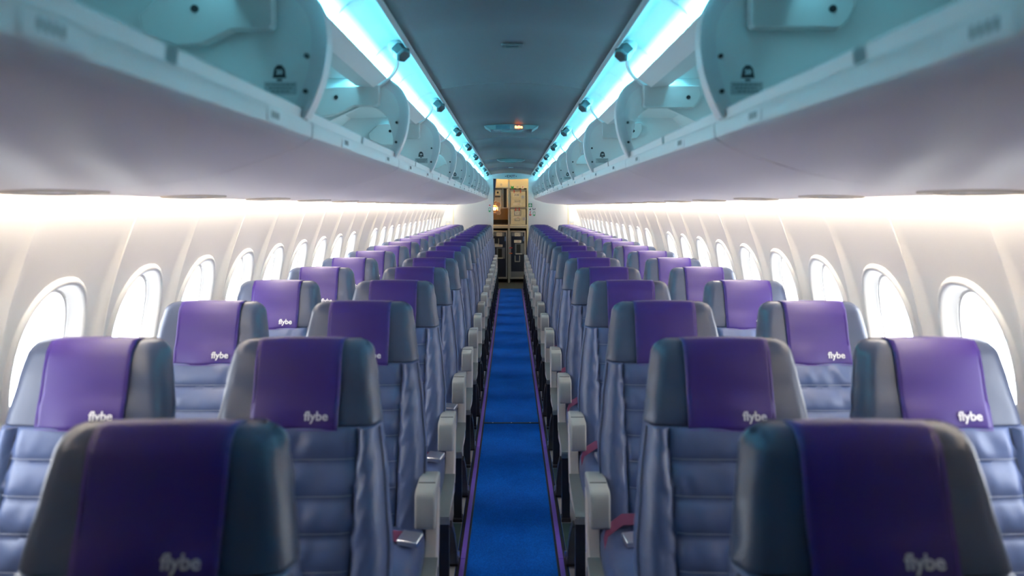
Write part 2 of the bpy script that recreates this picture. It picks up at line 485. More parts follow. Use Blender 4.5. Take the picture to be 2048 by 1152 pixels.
# outer skin behind the lockers keeps daylight out
b = MB()
for s in (-1, 1):
    prof = [(s*1.045, 1.50), (s*1.06, 1.74), (s*0.98, 1.87), (s*0.75, 2.02), (0, 2.06)]
    b.sheet(prof, (Y0-0.05, YB+0.05))
struct(b.build('wall_upper', M['shell'], smooth=40))
# cabin front end behind the viewer
circ = [(wall_x(0)*1, 0)]+[(wall_x(z), z) for z in [0.2*i for i in range(1, 8)]]+[(1.06, 1.74), (0.98, 1.87), (0.75, 2.02)]
poly = [(x, z) for x, z in circ]+[(-x, z) for x, z in reversed(circ)]
struct(MB().prism(poly, Y0-0.03, Y0).build('wall_front', M['shell'], smooth=0))

# ---------------------------------------------------------------- aft bulkhead with doorway
def bulk_half(s):
    xo = s*0.305
    pts = [(xo, 0)]+[(s*(wall_x(z)+0.02), z) for z in [0.02+0.1*i for i in range(0, 19)]]+[(s*0.50, 2.03), (xo, 2.03)]
    return pts
struct(MB().prism(bulk_half(-1), YB, YB+0.035).build('wall_back_left', M['bulk'], smooth=0))
struct(MB().prism(bulk_half(1), YB, YB+0.035).build('wall_back_right', M['bulk'], smooth=0))
# door header with a low arch below the ceiling
hp = [(-0.305, 1.885)]+[(-0.305+0.61*i/16, 1.885-0.010*(1-((i-8)/8)**2)) for i in range(1, 16)]+[(0.305, 1.885), (0.305, 2.03), (-0.305, 2.03)]
struct(MB().prism(hp, YB-0.004, YB+0.03).build('wall_header', M['bulk'], smooth=0))
# curved cover strip between ceiling and header
cv = MB()
for i in range(20):
    x0 = -0.33+0.66*i/20; x1 = -0.33+0.66*(i+1)/20
    f = lambda x: 1.945+0.060*(1-(x/0.36)**2)
    cv.add([(x0, YB-0.09, f(x0)), (x1, YB-0.09, f(x1)), (x1, YB-0.004, f(x1)-0.022), (x0, YB-0.004, f(x0)-0.022)], [(0, 1, 2, 3)])
struct(cv.build('trim_8', M['cove'], smooth=60))
ex = empty('exit_sign', (0, YB-0.006, 1.925))
tag(ex, 'dark red EXIT lettering between two dots over the galley doorway', 'sign')
lettering('EXIT', 0.058, mat('dark red print', (0.05, 0.005, 0.012), 0.5), (-0.0, 0, 0.0), ex, 'lettering', bold=0.0012, sx=1.25)
for s in (-1, 1):
    MB().tube([(s*0.093, 0.0, 0), (s*0.093, -0.003, 0)], 0.0095, 12).build('dot', M['sred'] if 0 else bpy.data.materials['dark red print'], ex)

def sign_at(px, py, Y=YB-0.004):
    return ((px-1021)*Y/F_PX-0.006, Y, 1.40-(py-413)*Y/F_PX)
def wall_sign(kind, px, py, label, sz=(0.055, 0.06)):
    o = empty(kind, sign_at(px, py)); tag(o, label, 'sign')
    return o
def plate(o, sx, sz, m=None, z=0): return MB().box((0, -0.001, z), (sx, 0.002, sz)).build('plate', m or M['white'], o, smooth=0)
# right: first aid, hand, megaphone, extinguisher, life jacket
o = wall_sign('first_aid_sign', 1060.5, 410.5, 'green square sign with a white cross, right of the galley doorway')
plate(o, 0.062, 0.062, M['sgreen'])
MB().box((0, -0.003, 0), (0.016, 0.003, 0.046)).box((0, -0.003, 0), (0.046, 0.003, 0.016)).build('cross', M['white'], o, smooth=0)
o = wall_sign('glove_sign', 1060.3, 418.5, 'small white sign with a black hand symbol below the green cross')
plate(o, 0.036, 0.045)
MB().prism([(-0.012, -0.016), (0.008, -0.018), (0.012, 0), (0.014, 0.014), (0.006, 0.008), (0.002, 0.018), (-0.006, 0.006), (-0.014, 0.002)], -0.004, -0.002).build('symbol', M['ink'], o, smooth=0)
o = wall_sign('oxygen_sign', 1068, 418, 'small white sign with a wide black symbol right of the hand sign')
plate(o, 0.055, 0.036)
MB().box((-0.019, -0.003, 0.003), (0.012, 0.002, 0.02)).box((0.019, -0.003, 0.003), (0.012, 0.002, 0.02)).box((0, -0.003, -0.007), (0.042, 0.002, 0.009)).build('symbol', M['ink'], o, smooth=0)
def arrow_sign(nm, px, py, col, label, inner):
    o = wall_sign(nm, px, py, label)
    MB().box((0, -0.001, 0.016), (0.046, 0.002, 0.05)).build('plate', M['white'], o, smooth=0)
    MB().prism([(-0.027, -0.014), (0.027, -0.014), (0.0, -0.044)], -0.003, 0).build('arrow', col, o, smooth=0)
    inner(o)
def ext(o): MB().box((-0.002, -0.003, 0.012), (0.014, 0.003, 0.038)).box((0.003, -0.003, 0.036), (0.026, 0.003, 0.006)).build('symbol', M['sred'], o, smooth=0)
def jack(o):
    b = MB(); pts = []
    for i in range(13):
        a = PI*i/12; pts.append((0.016*math.cos(a), -0.003, 0.020+0.016*math.sin(a)))
    b.strap([(0.016, -0.003, -0.002)]+pts+[(-0.016, -0.003, -0.002)], (0, 1, 0), 0.002, 0.007); b.build('symbol', M['sgreen'], o)
arrow_sign('extinguisher_sign', 1060.5, 427, M['sred'], 'sign with a red extinguisher and red down arrow, right of the doorway', ext)
arrow_sign('life_jacket_sign', 1068.3, 427.5, M['sgreen'], 'sign with a green hook and green down arrow, right of the doorway', jack)
o = wall_sign('megaphone_sign', 979.5, 410.5, 'small white sign with a red loudhailer symbol left of the doorway')
plate(o, 0.05, 0.036)
MB().prism([(-0.016, -0.004), (-0.016, 0.006), (0.006, 0.014), (0.006, -0.012)], -0.004, -0.002).box((0.015, -0.003, 0), (0.006, 0.002, 0.018)).build('symbol', M['sred'], o, smooth=0)
arrow_sign('torch_sign', 979.3, 419.5, M['sgreen'], 'green framed sign with green down arrow left of the doorway', jack)
for s in (-1, 1):
    px = 896.0 if s < 0 else 1143.5
    o = empty('wall_box', sign_at(px, 447.5, YB-0.002))
    tag(o, 'small grey box on the %s half of the bulkhead above the window seat' % SIDE[s], 'box', 'small grey bulkhead boxes')
    MB().box((0, -0.012, 0), (0.075, 0.024, 0.085)).build('housing', M['bracket'], o, bevel=0.004)
    MB().box((0, -0.0245, -0.01), (0.062, 0.002, 0.05)).build('cover', M['label'], o, smooth=0)
    for t in (-1, 1): MB().tube([(t*0.028, -0.024, 0.032), (t*0.028, -0.028, 0.032)], 0.005).build('knob', M['psub'], o)

# ---------------------------------------------------------------- overhead lockers
def outl(n=10):
    """aisle-side curve of a divider from rail to beam (x,z)"""
    return arc([(0.402, 1.572), (0.385, 1.605), (0.368, 1.655), (0.360, 1.715), (0.366, 1.765), (0.388, 1.808), (0.425, 1.838)], 4)
HOLE = arc([(0.405, 1.60), (0.418, 1.665), (0.436, 1.712), (0.475, 1.741), (0.52, 1.744), (0.56, 1.728), (0.64, 1.69), (0.69, 1.66), (0.70, 1.60)], 4)
def make_divider(parent, y, ring, s):
    """divider at local y; solid disc or panel with a large rounded opening"""
    oc = outl(); th = 0.016
    back = [(0.56, 1.842), (0.80, 1.842), (0.98, 1.70), (0.985, 1.52), (0.86, 1.485), (0.60, 1.505), (0.46, 1.545)]
    b = MB()
    if not ring:
        b.prism([p for p in oc]+back, y-th/2, y+th/2)
    else:
        # strip between outer curve and hole, then upper slab
        n = len(oc); hole = HOLE[:]
        # resample the hole to follow: front part pairs with outer curve
        m_ = len(hole); k = m_//2
        hf = [hole[int(round(i*(k)/(n-1)))] for i in range(n)]
        for (ya, sg) in ((y-th/2, 1), (y+th/2, -1)):
            vs = [(x, ya, z) for x, z in oc]+[(x, ya, z) for x, z in hf]
            b.add(vs, [(i, i+1, n+i+1, n+i) for i in range(n-1)])
            top = [oc[-1]]+back[:3]+[(0.985, 1.64)]+list(reversed(hole[k:]))
            b.add([(x, ya, z) for x, z in top], [tuple(range(len(top)))])
        hp = hole
        b.ringloft([[(x, y-th/2-0.004, z) for x, z in hp], [(x, y+th/2+0.004, z) for x, z in hp]], closed=False)
        b.ringloft([[(x, y-th/2, z) for x, z in oc], [(x, y+th/2, z) for x, z in oc]], closed=False)
    b.mirror(s)
    d = b.build('divider', M['div'], parent, smooth=30)
    # rim flange: T-section along the aisle-side curve
    b = MB()
    inner = []
    for i, p in enumerate(oc):
        a = oc[max(i-1, 0)]; c = oc[min(i+1, len(oc)-1)]
        t = Vector((c[0]-a[0], c[1]-a[1])).normalized(); nn = Vector((t.y, -t.x))
        if nn.x < 0: nn = -nn
        inner.append((p, nn))
    rings = []
    for p, nn in inner:
        o2 = (p[0]-nn.x*0.003, p[1]-nn.y*0.003); i2 = (p[0]+nn.x*0.005, p[1]+nn.y*0.005); i3 = (p[0]+nn.x*0.030, p[1]+nn.y*0.030)
        rings.append([(o2[0], y-0.022, o2[1]), (o2[0], y+0.022, o2[1]), (i2[0], y+0.022, i2[1]), (i2[0], y+0.010, i2[1]), (i3[0], y+0.010, i3[1]), (i3[0], y-0.010, i3[1]), (i2[0], y-0.011, i2[1]), (i2[0], y-0.022, i2[1])])
    b.ringloft(rings, True, True, True); b.mirror(s)
    b.build('rim', M['rimf'], d, smooth=40)
    for (x, z) in ((0.399, 1.690), (0.401, 1.622)):
        MB().tube([(s*x, y-0.015, z), (s*x, y-0.009, z)], 0.0045, 10).build('screw', M['screw'], d)
    if not ring:
        ic = MB()
        ic.prism([(-0.013, -0.012), (0.013, -0.012), (0.010, 0.006), (0.004, 0.013), (-0.004, 0.013), (-0.010, 0.006)], y-th/2-0.0015, y-th/2)
        ic.prism([(-0.005, -0.014), (0.005, -0.014), (0.005, -0.018), (-0.005, -0.018)], y-th/2-0.0015, y-th/2)
        ic.v = [(x+s*0.452, yy, z+1.660) for x, yy, z in ic.v]
        ic.build('weight_symbol', M['ink'], d, smooth=0)
        lettering('20', 0.012, M['div'], (s*0.452, y-th/2-0.002, 1.659), d, 'symbol_figures', bold=0.0004)
        pl = MB().box((s*0.450, y-th/2-0.0008, 1.628), (0.062, 0.0016, 0.024)).build('placard', mat('placard grey', (0.50, 0.54, 0.55), 0.5) if 'placard grey' not in bpy.data.materials else bpy.data.materials['placard grey'], d, smooth=0)
        tl = MB()
        for r in range(3):
            x = -0.026+0.004*r
            while x < 0.024-0.004*r:
                w_ = random.uniform(0.003, 0.008); tl.box((s*0.450+x+w_/2, y-th/2-0.002, 1.635-r*0.0065), (w_, 0.0008, 0.0026)); x += w_+0.002
        tl.build('small_print', M['greyink'], d, smooth=0)
    return d
def make_bin(s, ring, step=True):
    """locker bay of length MODL ending at local y = 0 with its far divider; extends toward the viewer (negative y)"""
    root = empty('overhead_locker')
    ya, yb = -MODL+0.004, -0.002
    belly = arc([(0.406, 1.530), (0.43, 1.516), (0.506, 1.489), (0.59, 1.464), (0.69, 1.447), (0.79, 1.438), (0.865, 1.4355)], 4)
    b = MB()
    up = [(0.865, 1.452), (0.69, 1.464), (0.50, 1.512), (0.43, 1.545)]
    b.prism(belly+up, ya, yb); b.mirror(s)
    b.build('shelf_bottom', M['binw'], root, smooth=35)
    # rail
    b = MB().prism([(0.406, 1.529), (0.398, 1.536), (0.396, 1.560), (0.399, 1.566), (0.412, 1.568), (0.426, 1.560), (0.430, 1.540), (0.42, 1.530)], ya+0.001, yb-0.001).mirror(s)
    rl = b.build('rail', M['rail'], root, smooth=40)
    for (p, q_) in ((ya+0.004, -MODL*0.53), (-MODL*0.53+0.035, yb-0.004)):
        MB().prism([(0.409, 1.567), (0.407, 1.588), (0.411, 1.592), (0.424, 1.590), (0.426, 1.567)], p, q_).mirror(s).build('tray_lip', M['rimf'], rl, smooth=40)
    for yt in (-0.92, -0.25):
        t = MB().box((s*0.3962, yt, 1.549), (0.0015, 0.11, 0.022)).build('label_holder', M['rimf'], rl, bevel=0.0005)
        pr = MB()
        for q_ in range(4): pr.box((s*0.3952, yt-0.03+0.012*q_, 1.551), (0.0008, 0.006, 0.011))
        pr.build('small_print', M['greyink'], t, smooth=0)
    # tray surface and back
    b = MB(); q = [(0.425, 1.562), (0.60, 1.520), (0.86, 1.50), (0.975, 1.53), (0.975, 1.69), (0.80, 1.840), (0.536, 1.847)]
    b.sheet(q, (ya, yb)); b.mirror(s)
    b.build('lining', M['div'], root, smooth=0, solid=0.003)
    # beam
    b = MB().prism([(0.425, 1.838), (0.473, 1.806), (0.535, 1.812), (0.535, 1.850), (0.450, 1.852)], ya+0.01, yb-0.070).mirror(s)
    b.build('beam', M['rail'], root, smooth=0, bevel=0.002)
    d = make_divider(root, -0.026, ring, s)
    # bracket plate on the near face of the divider
    if s < 0:
        bp = [(0.455, 1.815), (0.455, 1.745), (0.461, 1.737), (0.535, 1.734), (0.588, 1.707), (0.638, 1.704), (0.700, 1.728), (0.707, 1.76), (0.66, 1.805)] if not ring else [(0.455, 1.815), (0.455, 1.750), (0.461, 1.744), (0.54, 1.744), (0.60, 1.715), (0.68, 1.70), (0.72, 1.72), (0.70, 1.80)]
    else:
        bp = [(0.448, 1.815), (0.448, 1.745), (0.454, 1.738), (0.618, 1.738), (0.632, 1.752), (0.645, 1.780), (0.640, 1.812)]
    b = MB().prism(bp, -0.074, -0.036).mirror(s)
    k = b.build('bracket', M['bracket'], root, smooth=0, bevel=0.003)
    MB().tube([(s*0.60, -0.074, 1.772), (s*0.60, -0.079, 1.772)], 0.007, 12).build('screw', M['screw'], k)
    # hinge strap across the cove
    hs = arc([(0.394, 1.898), (0.400, 1.872), (0.417, 1.846), (0.445, 1.822), (0.470, 1.806)], 3)
    b = MB().strap([(x, -0.048, z) for x, z in hs], (0, 1, 0), 0.030, 0.006).mirror(s)
    b.build('hinge_strap', M['div'], root, smooth=40)
    return root
for s in (-1, 1):
    protos = {}
    nmod = 11
    for k in range(nmod):
        ring = (k % 2 == 1)
        y = D1+MODL*k
        if ring not in protos:
            r = make_bin(s, ring); scan(r); protos[ring] = r; o = r
        else: o = copy_tree(protos[ring])
        o.location = (0, y, 0)
        what = 'cut-out divider' if ring else 'solid divider with weight placard'
        pos = 'nearest' if k == 0 else ('farthest' if k == nmod-1 else ORD[k])
        tag(o, '%s open locker bay on the %s, %s' % (pos, SIDE[s], what), 'overhead locker', 'open overhead lockers on the %s' % SIDE[s])

# ---------------------------------------------------------------- passenger service units under the lockers
def make_psu(s):
    root = empty('service_unit')
    L = PITCH-0.008
    b = MB().prism([(0.866, 1.4355), (0.90, 1.4335), (1.028, 1.427), (1.038, 1.432), (1.034, 1.448), (0.866, 1.452)], -L/2, L/2).mirror(s)
    b.build('panel', M['binw'], root, smooth=35)
    rings = []
    for (grow, h) in ((0.0, 0.0), (0.0, -0.003), (-0.006, -0.005), (-0.013, -0.003), (-0.016, 0.001)):
        ring = []
        for i in range(32):
            x, y = sup(0.066+grow, 0.17+grow, 2*PI*i/32, 2.6)
            xx = 0.957+x; ring.append((xx, y, 1.4307-(xx-0.957)*0.048+h))
        rings.append(ring)
    MB().ringloft(rings).mirror(s).build('bezel', M['psub'], root, smooth=50)
    for yy in (-0.11, 0.11):
        g = MB().tube([(s*0.955, yy, 1.431), (s*0.955, yy, 1.428), (s*0.955, yy, 1.4245)], [0.020, 0.019, 0.013], 14).build('air_vent', M['psub'], root)
    for yy in (-0.045, 0.045):
        MB().tube([(s*0.955, yy, 1.431), (s*0.955, yy, 1.428)], 0.017, 14).build('reading_light', M['bracket'], root)
    return root
for s in (-1, 1):
    r = None
    for n in range(1, NROW+1):
        y = (n+0.5)*PITCH-0.17
        if r is None: r = make_psu(s); scan(r); o = r
        else: o = copy_tree(r)
        o.location = (0, y, 0)
        tag(o, 'service unit with oval bezel tinted as if warmly lit under the %s lockers, above the %s row' % (SIDE[s], ORD[n-1]), 'service unit', 'service units under the %s lockers' % SIDE[s])

# ---------------------------------------------------------------- black knobs along the ceiling edge
def make_knob(s):
    root = empty('ceiling_latch')
    a = Vector((s*0.418, 0.03, 1.968)); bq = Vector((s*0.378, -0.012, 1.924))
    d = (bq-a)
    MB().tube([a, a+d*0.25, a+d*0.62], [0.017, 0.025, 0.025], 14).build('housing', M['cove'], root)
    MB().tube([a+d*0.60, a+d*0.72, a+d*1.18, a+d*1.28], [0.027, 0.031, 0.029, 0.021], 6).build('knob', M['dark'], root, smooth=20, bevel=0.002)
    return root
KY = [1.33+1.515*k for k in range(1, 9)]
for s in (-1, 1):
    r = None
    for i, y in enumerate(KY):
        if r is None: r = make_knob(s); scan(r); o = r
        else: o = copy_tree(r)
        o.location = (0, y, 0)
        tag(o, 'black capped knob on the %s ceiling edge, %s from the viewer' % (SIDE[s], ORD[i]), 'latch', 'black knobs along the %s ceiling edge' % SIDE[s])

# ---------------------------------------------------------------- ceiling fittings
o = empty('ceiling_vent', (0, 2.98, 1.983)); tag(o, 'small rectangular grille set in the ceiling nearest the viewer', 'vent')
MB().box((0, 0, -0.004), (0.078, 0.055, 0.007)).build('bezel', M['ceil'], o, bevel=0.003)
g = MB()
for k in range(9): g.box((-0.02+0.005*k, 0.004, -0.0085), (0.0028, 0.026, 0.002))
g.build('slats', M['dark'], o, smooth=0)
def ceiling_sign(Y, wd, drop, lit, label):
    o = empty('ceiling_sign', (0, Y, 1.983)); tag(o, label, 'sign')
    n = 16; w2 = wd/2
    top = [(-w2+wd*i/n, 0.0-0.034*((-w2+wd*i/n)/0.350)**2-0.0005) for i in range(n+1)]
    fl = w2*0.76
    bot = [(fl, -drop), (-fl, -drop)]
    body = MB().prism(top+bot, 0.0, 0.22)
    body.build('housing', M['signgrey'], o, smooth=0, bevel=0.003)
    MB().box((0, 0.02, -drop-0.003), (fl*1.7, 0.05, 0.004)).build('ledge', M['ctrim'], o, bevel=0.001)
    lens = []
    for i in range(13):
        a = PI*i/12; lens.append((w2*0.44*math.cos(a), -drop-0.003-0.016*math.sin(a)))
    MB().prism(lens, 0.01, 0.12).build('lens', M['signgrey'], o, smooth=30)
    if lit:
        lettering('fasten', 0.022, M['amber'], (0.052, -0.0025, -drop*0.55), o, 'lit_lettering', bold=0.0012, sx=1.0)
        MB().tube([(0.054, -0.002, -drop*0.55), (0.054, -0.0045, -drop*0.55)], 0.010, 14).build('lit_symbol', M['redlit'], o)
        MB().box((-0.06, -0.001, -drop*0.55), (0.10, 0.003, 0.026)).build('unlit_panel', M['shell'], o, smooth=0)
    return o
ceiling_sign(5.85, 0.39, 0.040, True, 'grey ceiling sign with one glowing amber notice')
ceiling_sign(10.1, 0.35, 0.030, False, 'dark unlit ceiling sign between the amber one and the doorway')
o = empty('ceiling_hatch', (0, 12.3, 1.983)); tag(o, 'tiny pale plate in the ceiling just before the doorway', 'plate')
MB().box((0, 0, -0.004), (0.07, 0.05, 0.006)).build('plate', M['bracket'], o, bevel=0.002)

# ---------------------------------------------------------------- double seats
XC = (0.492, 0.975)
def lerp_tab(tab, z):
    if z <= tab[0][0]: return tab[0][1]
    for (a, va), (b2, vb) in zip(tab, tab[1:]):
        if z <= b2: 
            t = (z-a)/(b2-a); t = t*t*(3-2*t)*0.35+t*0.65
            return va+(vb-va)*t
    return tab[-1][1]
WT = [(0.40, 0.222), (0.65, 0.222), (0.78, 0.207), (0.905, 0.186), (1.0, 0.172), (1.09, 0.156)]
FT = [(0.40, -0.215), (0.55, -0.165), (0.70, -0.112), (0.905, -0.035), (1.0, -0.006), (1.09, 0.020)]
TT = [(0.40, 0.10), (0.70, 0.09), (0.905, 0.085), (1.09, 0.070)]
def pad(xc, zs, r, quilt, seed=0, topround=True):
    """closed padded body; zs list of heights; returns MB"""
    NX = 56; rings = []
    z0, z1 = zs[0], zs[-1]
    for z in zs:
        wv, fv, tv = lerp_tab(WT, z), lerp_tab(FT, z), lerp_tab(TT, z)
        e = 0.0
        rt = 0.030 if topround else 0.003
        if z > z1-rt:
            u = (z-(z1-rt))/rt; e = rt*(1-math.sqrt(max(0, 1-u*u)))
        rb = 0.003
        if z < z0+rb:
            u = ((z0+rb)-z)/rb; e = max(e, rb*(1-math.sqrt(max(0, 1-u*u))))
        wv -= e*(1.0 if topround else 0.4); ring = []
        for i in range(NX+1):
            x = -wv+2*wv*i/NX
            y = fv+e
            ax = abs(x)
            if ax > wv-r:
                u = (ax-(wv-r))/r; y += r*(1-math.sqrt(max(0, 1-u*u)))
            y -= 0.010*(1-(x/wv)**2)
            if quilt:
                if abs(ax-0.143) < 0.0045: y += 0.004
                if ax < 0.143:
                    ph = ((z-0.55)/0.0715) % 1.0
                    y -= 0.017*math.sin(PI*ph)**0.4*(min(1, (0.143-ax)/0.02))**0.5
                    y -= 0.006*noise.noise(Vector((x*30+seed+z*9, z*8, 3+seed)))*math.sin(PI*ph)
                else:
                    u = (ax-0.143)/(wv-0.143+1e-6)
                    y -= 0.022*math.sin(PI*min(1, max(0, u)))**0.55
                    y -= (0.0055*noise.noise(Vector((x*6+seed*3, z*30-ax*75, 1.7)))+0.003*noise.noise(Vector((x*20+seed*3, z*55-ax*60, 4.7))))*min(1, (1-u)*1.6)
            else:
                y -= 0.004*noise.noise(Vector((x*11+seed, z*13, 9.1)))
            ring.append((xc+x, y, z))
        # side and back
        yb_ = fv+tv-e*0.6
        for j in range(1, 6):
            u = j/6; yy = (fv+e+r*0.9)+(yb_-0.012-(fv+e+r*0.9))*u
            wr = 0.0028*noise.noise(Vector((yy*20, z*38, 5+seed)))
            ring.append((xc+wv+0.004*math.sin(PI*u)+wr, yy, z))
        for j in range(9):
            x = (wv-0.010)-2*(wv-0.010)*j/8
            ring.append((xc+x, yb_+0.006*(1-(x/wv)**2), z))
        for j in range(5, 0, -1):
            u = j/6; yy = (fv+e+r*0.9)+(yb_-0.012-(fv+e+r*0.9))*u
            wr = 0.0028*noise.noise(Vector((yy*20, z*38, 15+seed)))
            ring.append((xc-wv-0.004*math.sin(PI*u)+wr, yy, z))
        rings.append(ring)
    b = MB(); b.ringloft(rings, True, True, True)
    return b
def fr(a, b_, n): return [a+(b_-a)*i/n for i in range(n+1)]
back_z = [0.405, 0.4065, 0.409, 0.412]+fr(0.418, 0.892, 66)+[0.898, 0.9015, 0.9030, 0.9045]
head_z = [0.9058, 0.9070, 0.9090, 0.9125]+fr(0.918, 1.056, 12)+[1.056+0.030*math.sin(PI/2*i/8) for i in range(1, 9)]
def back_pt(z, off=0.0): return lerp_tab(FT, z)-0.010-off

def make_seats(s):
    root = empty('double_seat')
    rm = s
    for ci, xc in enumerate(XC):
        sd = ci*7+(s+1)*3
        bk = pad(xc, back_z, 0.035, True, sd, False).mirror(s).build('backrest', M['leather'], root, smooth=60)
        # stitched seams: vertical and horizontal threads
        for sx in (-1, 1):
            st = MB().tube([(xc+sx*0.143, back_pt(z, -0.004), z) for z in fr(0.42, 0.90, 24)], 0.0014, 4)
            st.mirror(s).build('seam', M['shell'], bk, smooth=0)
        st = MB()
        for k in range(-1, 5):
            zz = 0.55+0.0715*k+0.006
            st.tube([(xc-0.140+0.28*i/14, back_pt(zz, 0.0125)+0.010*((-0.140+0.28*i/14)/0.2)**2+(0.006 if i in (0, 14) else 0), zz) for i in range(15)], 0.0008, 4)
        st.mirror(s).build('stitching', M['thread'], bk, smooth=0)
        for sx in (-1, 1):
            st = MB()
            st.tube([(xc+sx*(lerp_tab(WT, z)+0.001), lerp_tab(FT, z)+0.022, z) for z in fr(0.42, 0.90, 22)], 0.0022, 5)
            st.mirror(s).build('piping', M['leather_shaded'], bk, smooth=60)
        pad(xc, head_z, 0.030, False, sd+2, True).mirror(s).build('headrest', M['leather_shaded'], root, smooth=60)
        # cover draped over the headrest
        path = []
        for z in fr(0.897, 1.052, 12): path.append((back_pt(z, 0.0045), z))
        yf = back_pt(1.06)
        zt = 1.0905
        path += [(back_pt(1.066, 0.002), 1.068), (yf+0.012, 1.080), (yf+0.022, zt-0.0015), (yf+0.036, zt), (yf+0.056, zt), (yf+0.074, zt-0.004), (yf+0.090, zt-0.016), (yf+0.096, 1.062), (yf+0.094, 1.03), (yf+0.086, 0.985)]
        rings = []
        for j, (yy, zz) in enumerate(path):
            ring = []
            for i in range(17):
                x = -0.099+0.198*i/16
                front = j < 13
                dy = 0.010*(x/0.18)**2*0.8 if front else 0.0
                if front and j < 5: dy -= 0.0035*(5-j)/5*math.sin(x*40+ci*2+s) + 0.002
                ring.append((xc+x*(1.0-0.00*j), yy+dy, zz+(0.0015*math.sin(x*31+ci) if j == 0 else 0)-(0.002*(x/0.1)**2 if not front and j < 19 else 0)))
            rings.append(ring)
        cvr = MB().ringloft(rings, closed=False).mirror(s).build('headrest_cover', M['purple'], root, smooth=60, solid=0.003)
        hm = MB()
        hm.tube([(xc+x, path[0][0]+0.010*(x/0.18)**2*0.8-0.0075+(-0.0035*math.sin(x*40+ci*2+s)), 0.9005) for x in fr(-0.096, 0.096, 20)], 0.0009, 4)
        for sx in (-1, 1):
            hm.tube([(xc+sx*0.0955, p[0]+0.0021-0.0022, p[1]) for p in path[1:15]], 0.0007, 4)
        hm.mirror(s).build('hem', M['hem'], cvr, smooth=0)
        lx = s*xc+0.050
        lettering('flybe', 0.0285, M['white'], (lx, back_pt(0.929, 0.0105)+0.001, 0.929), cvr, 'logo', rot=(PI/2-0.33, 0, 0), bold=0.0005)
        # cushion
        cu = MB(); rings = []
        N = 40
        for (zz, ins) in ((0.318, 0.030), (0.322, 0.012), (0.335, 0.003), (0.36, 0.0), (0.40, 0.0), (0.425, 0.006), (0.438, 0.016), (0.445, 0.030), (0.449, 0.055), (0.451, 0.09), (0.452, 0.14)):
            ring = []
            for i in range(N):
                px, py = sup(0.232-ins, 0.245-ins, 2*PI*i/N, 7)
                dip = -0.016 if (py < -0.17 and zz > 0.40) else 0
                ring.append((xc+px, -0.305+py, zz+dip*(abs(py+0.17)/0.07)+0.0018*noise.noise(Vector((px*14, py*14, sd)))))
            rings.append(ring)
        cu.ringloft(rings, True, True, True).mirror(s)
        cs = cu.build('seat_cushion', M['leather'], root, smooth=60)
        # belt
        bx = -0.205 if s < 0 else -0.150
        sb_ = MB()
        if s < 0:
            sb_.strap([(xc+0.205, -0.17, 0.445), (xc+0.17, -0.205, 0.468), (xc+0.05, -0.25, 0.466), (xc-0.08, -0.29, 0.464), (xc+bx, -0.335, 0.466)], (0, 0.9, 0.35), 0.044, 0.002)
        else:
            sb_.strap([(xc-0.232, -0.315, 0.440), (xc-0.218, -0.275, 0.464), (xc-0.17, -0.238, 0.482), (xc-0.11, -0.235, 0.482), (xc-0.04, -0.25, 0.470), (xc+0.02, -0.29, 0.462)], (0, 0.8, 0.5), 0.040, 0.002)
            sb_.strap([(xc+0.02, -0.31, 0.462), (xc-0.07, -0.32, 0.462), (xc+bx, -0.33, 0.463)], (0, 1, 0.1), 0.040, 0.002)
        bl = sb_.mirror(s).build('seat_belt', M['belt'], root, smooth=50)
        MB().box((s*(xc+bx), -0.345, 0.468), (0.064, 0.048, 0.018), rz=-0.38 if s < 0 else 0.25, rx=0.30).build('buckle', M['steel'], bl, bevel=0.004)
    # armrests: aisle, centre, window
    for ai, xa in enumerate((0.253, 0.735, 1.195)):
        hw = 0.029 if ai == 0 else (0.018 if ai == 1 else 0.016)
        prof = [(-0.285, 0.470), (-0.2885, 0.480), (-0.2885, 0.558), (-0.280, 0.574), (-0.262, 0.581), (-0.12, 0.584), (-0.095, 0.578), (-0.085, 0.56), (-0.10, 0.540), (-0.19, 0.512), (-0.262, 0.468)]
        if ai == 0:
            wsc = lambda y: 1.0
        b = MB().prism(prof, xa-hw, xa+hw, 'X').mirror(s)
        a = b.build('armrest', M['arm'], root, smooth=30, bevel=0.006, seg=3)
        MB().box((s*xa, -0.215, 0.5828), (hw*1.7, 0.003, 0.0022)).build('joint', M['shell'], a, smooth=0)
        if ai < 2:
            # side shell: post sweeping down and forward into a rail
            c = arc([(-0.165, 0.52), (-0.178, 0.455), (-0.205, 0.385), (-0.26, 0.345), (-0.36, 0.330), (-0.50, 0.318), (-0.535, 0.308)], 4)
            c2 = arc([(-0.525, 0.285), (-0.40, 0.285), (-0.26, 0.275), (-0.16, 0.285), (-0.115, 0.35), (-0.095, 0.45), (-0.09, 0.53)], 3)
            xs = xa+(-0.010 if ai == 0 else 0.0); hs = 0.0175 if ai == 0 else 0.014
            fmb = MB().prism(c+c2, xs-hs, xs+hs, 'X').mirror(s)
            sf = fmb.build('side_shell', M['frame'], root, smooth=30, bevel=0.003)
            fl = MB().strap([(xs, y+0.0, z+0.0045) for y, z in c if y < -0.225], (1, 0, 0), hs*2+0.011, 0.006)
            fl.box((xs, -0.532, 0.300), (hs*2+0.014, 0.012, 0.022)).mirror(s).build('edge_rail', M['flange'], sf, smooth=50, bevel=0.0015)
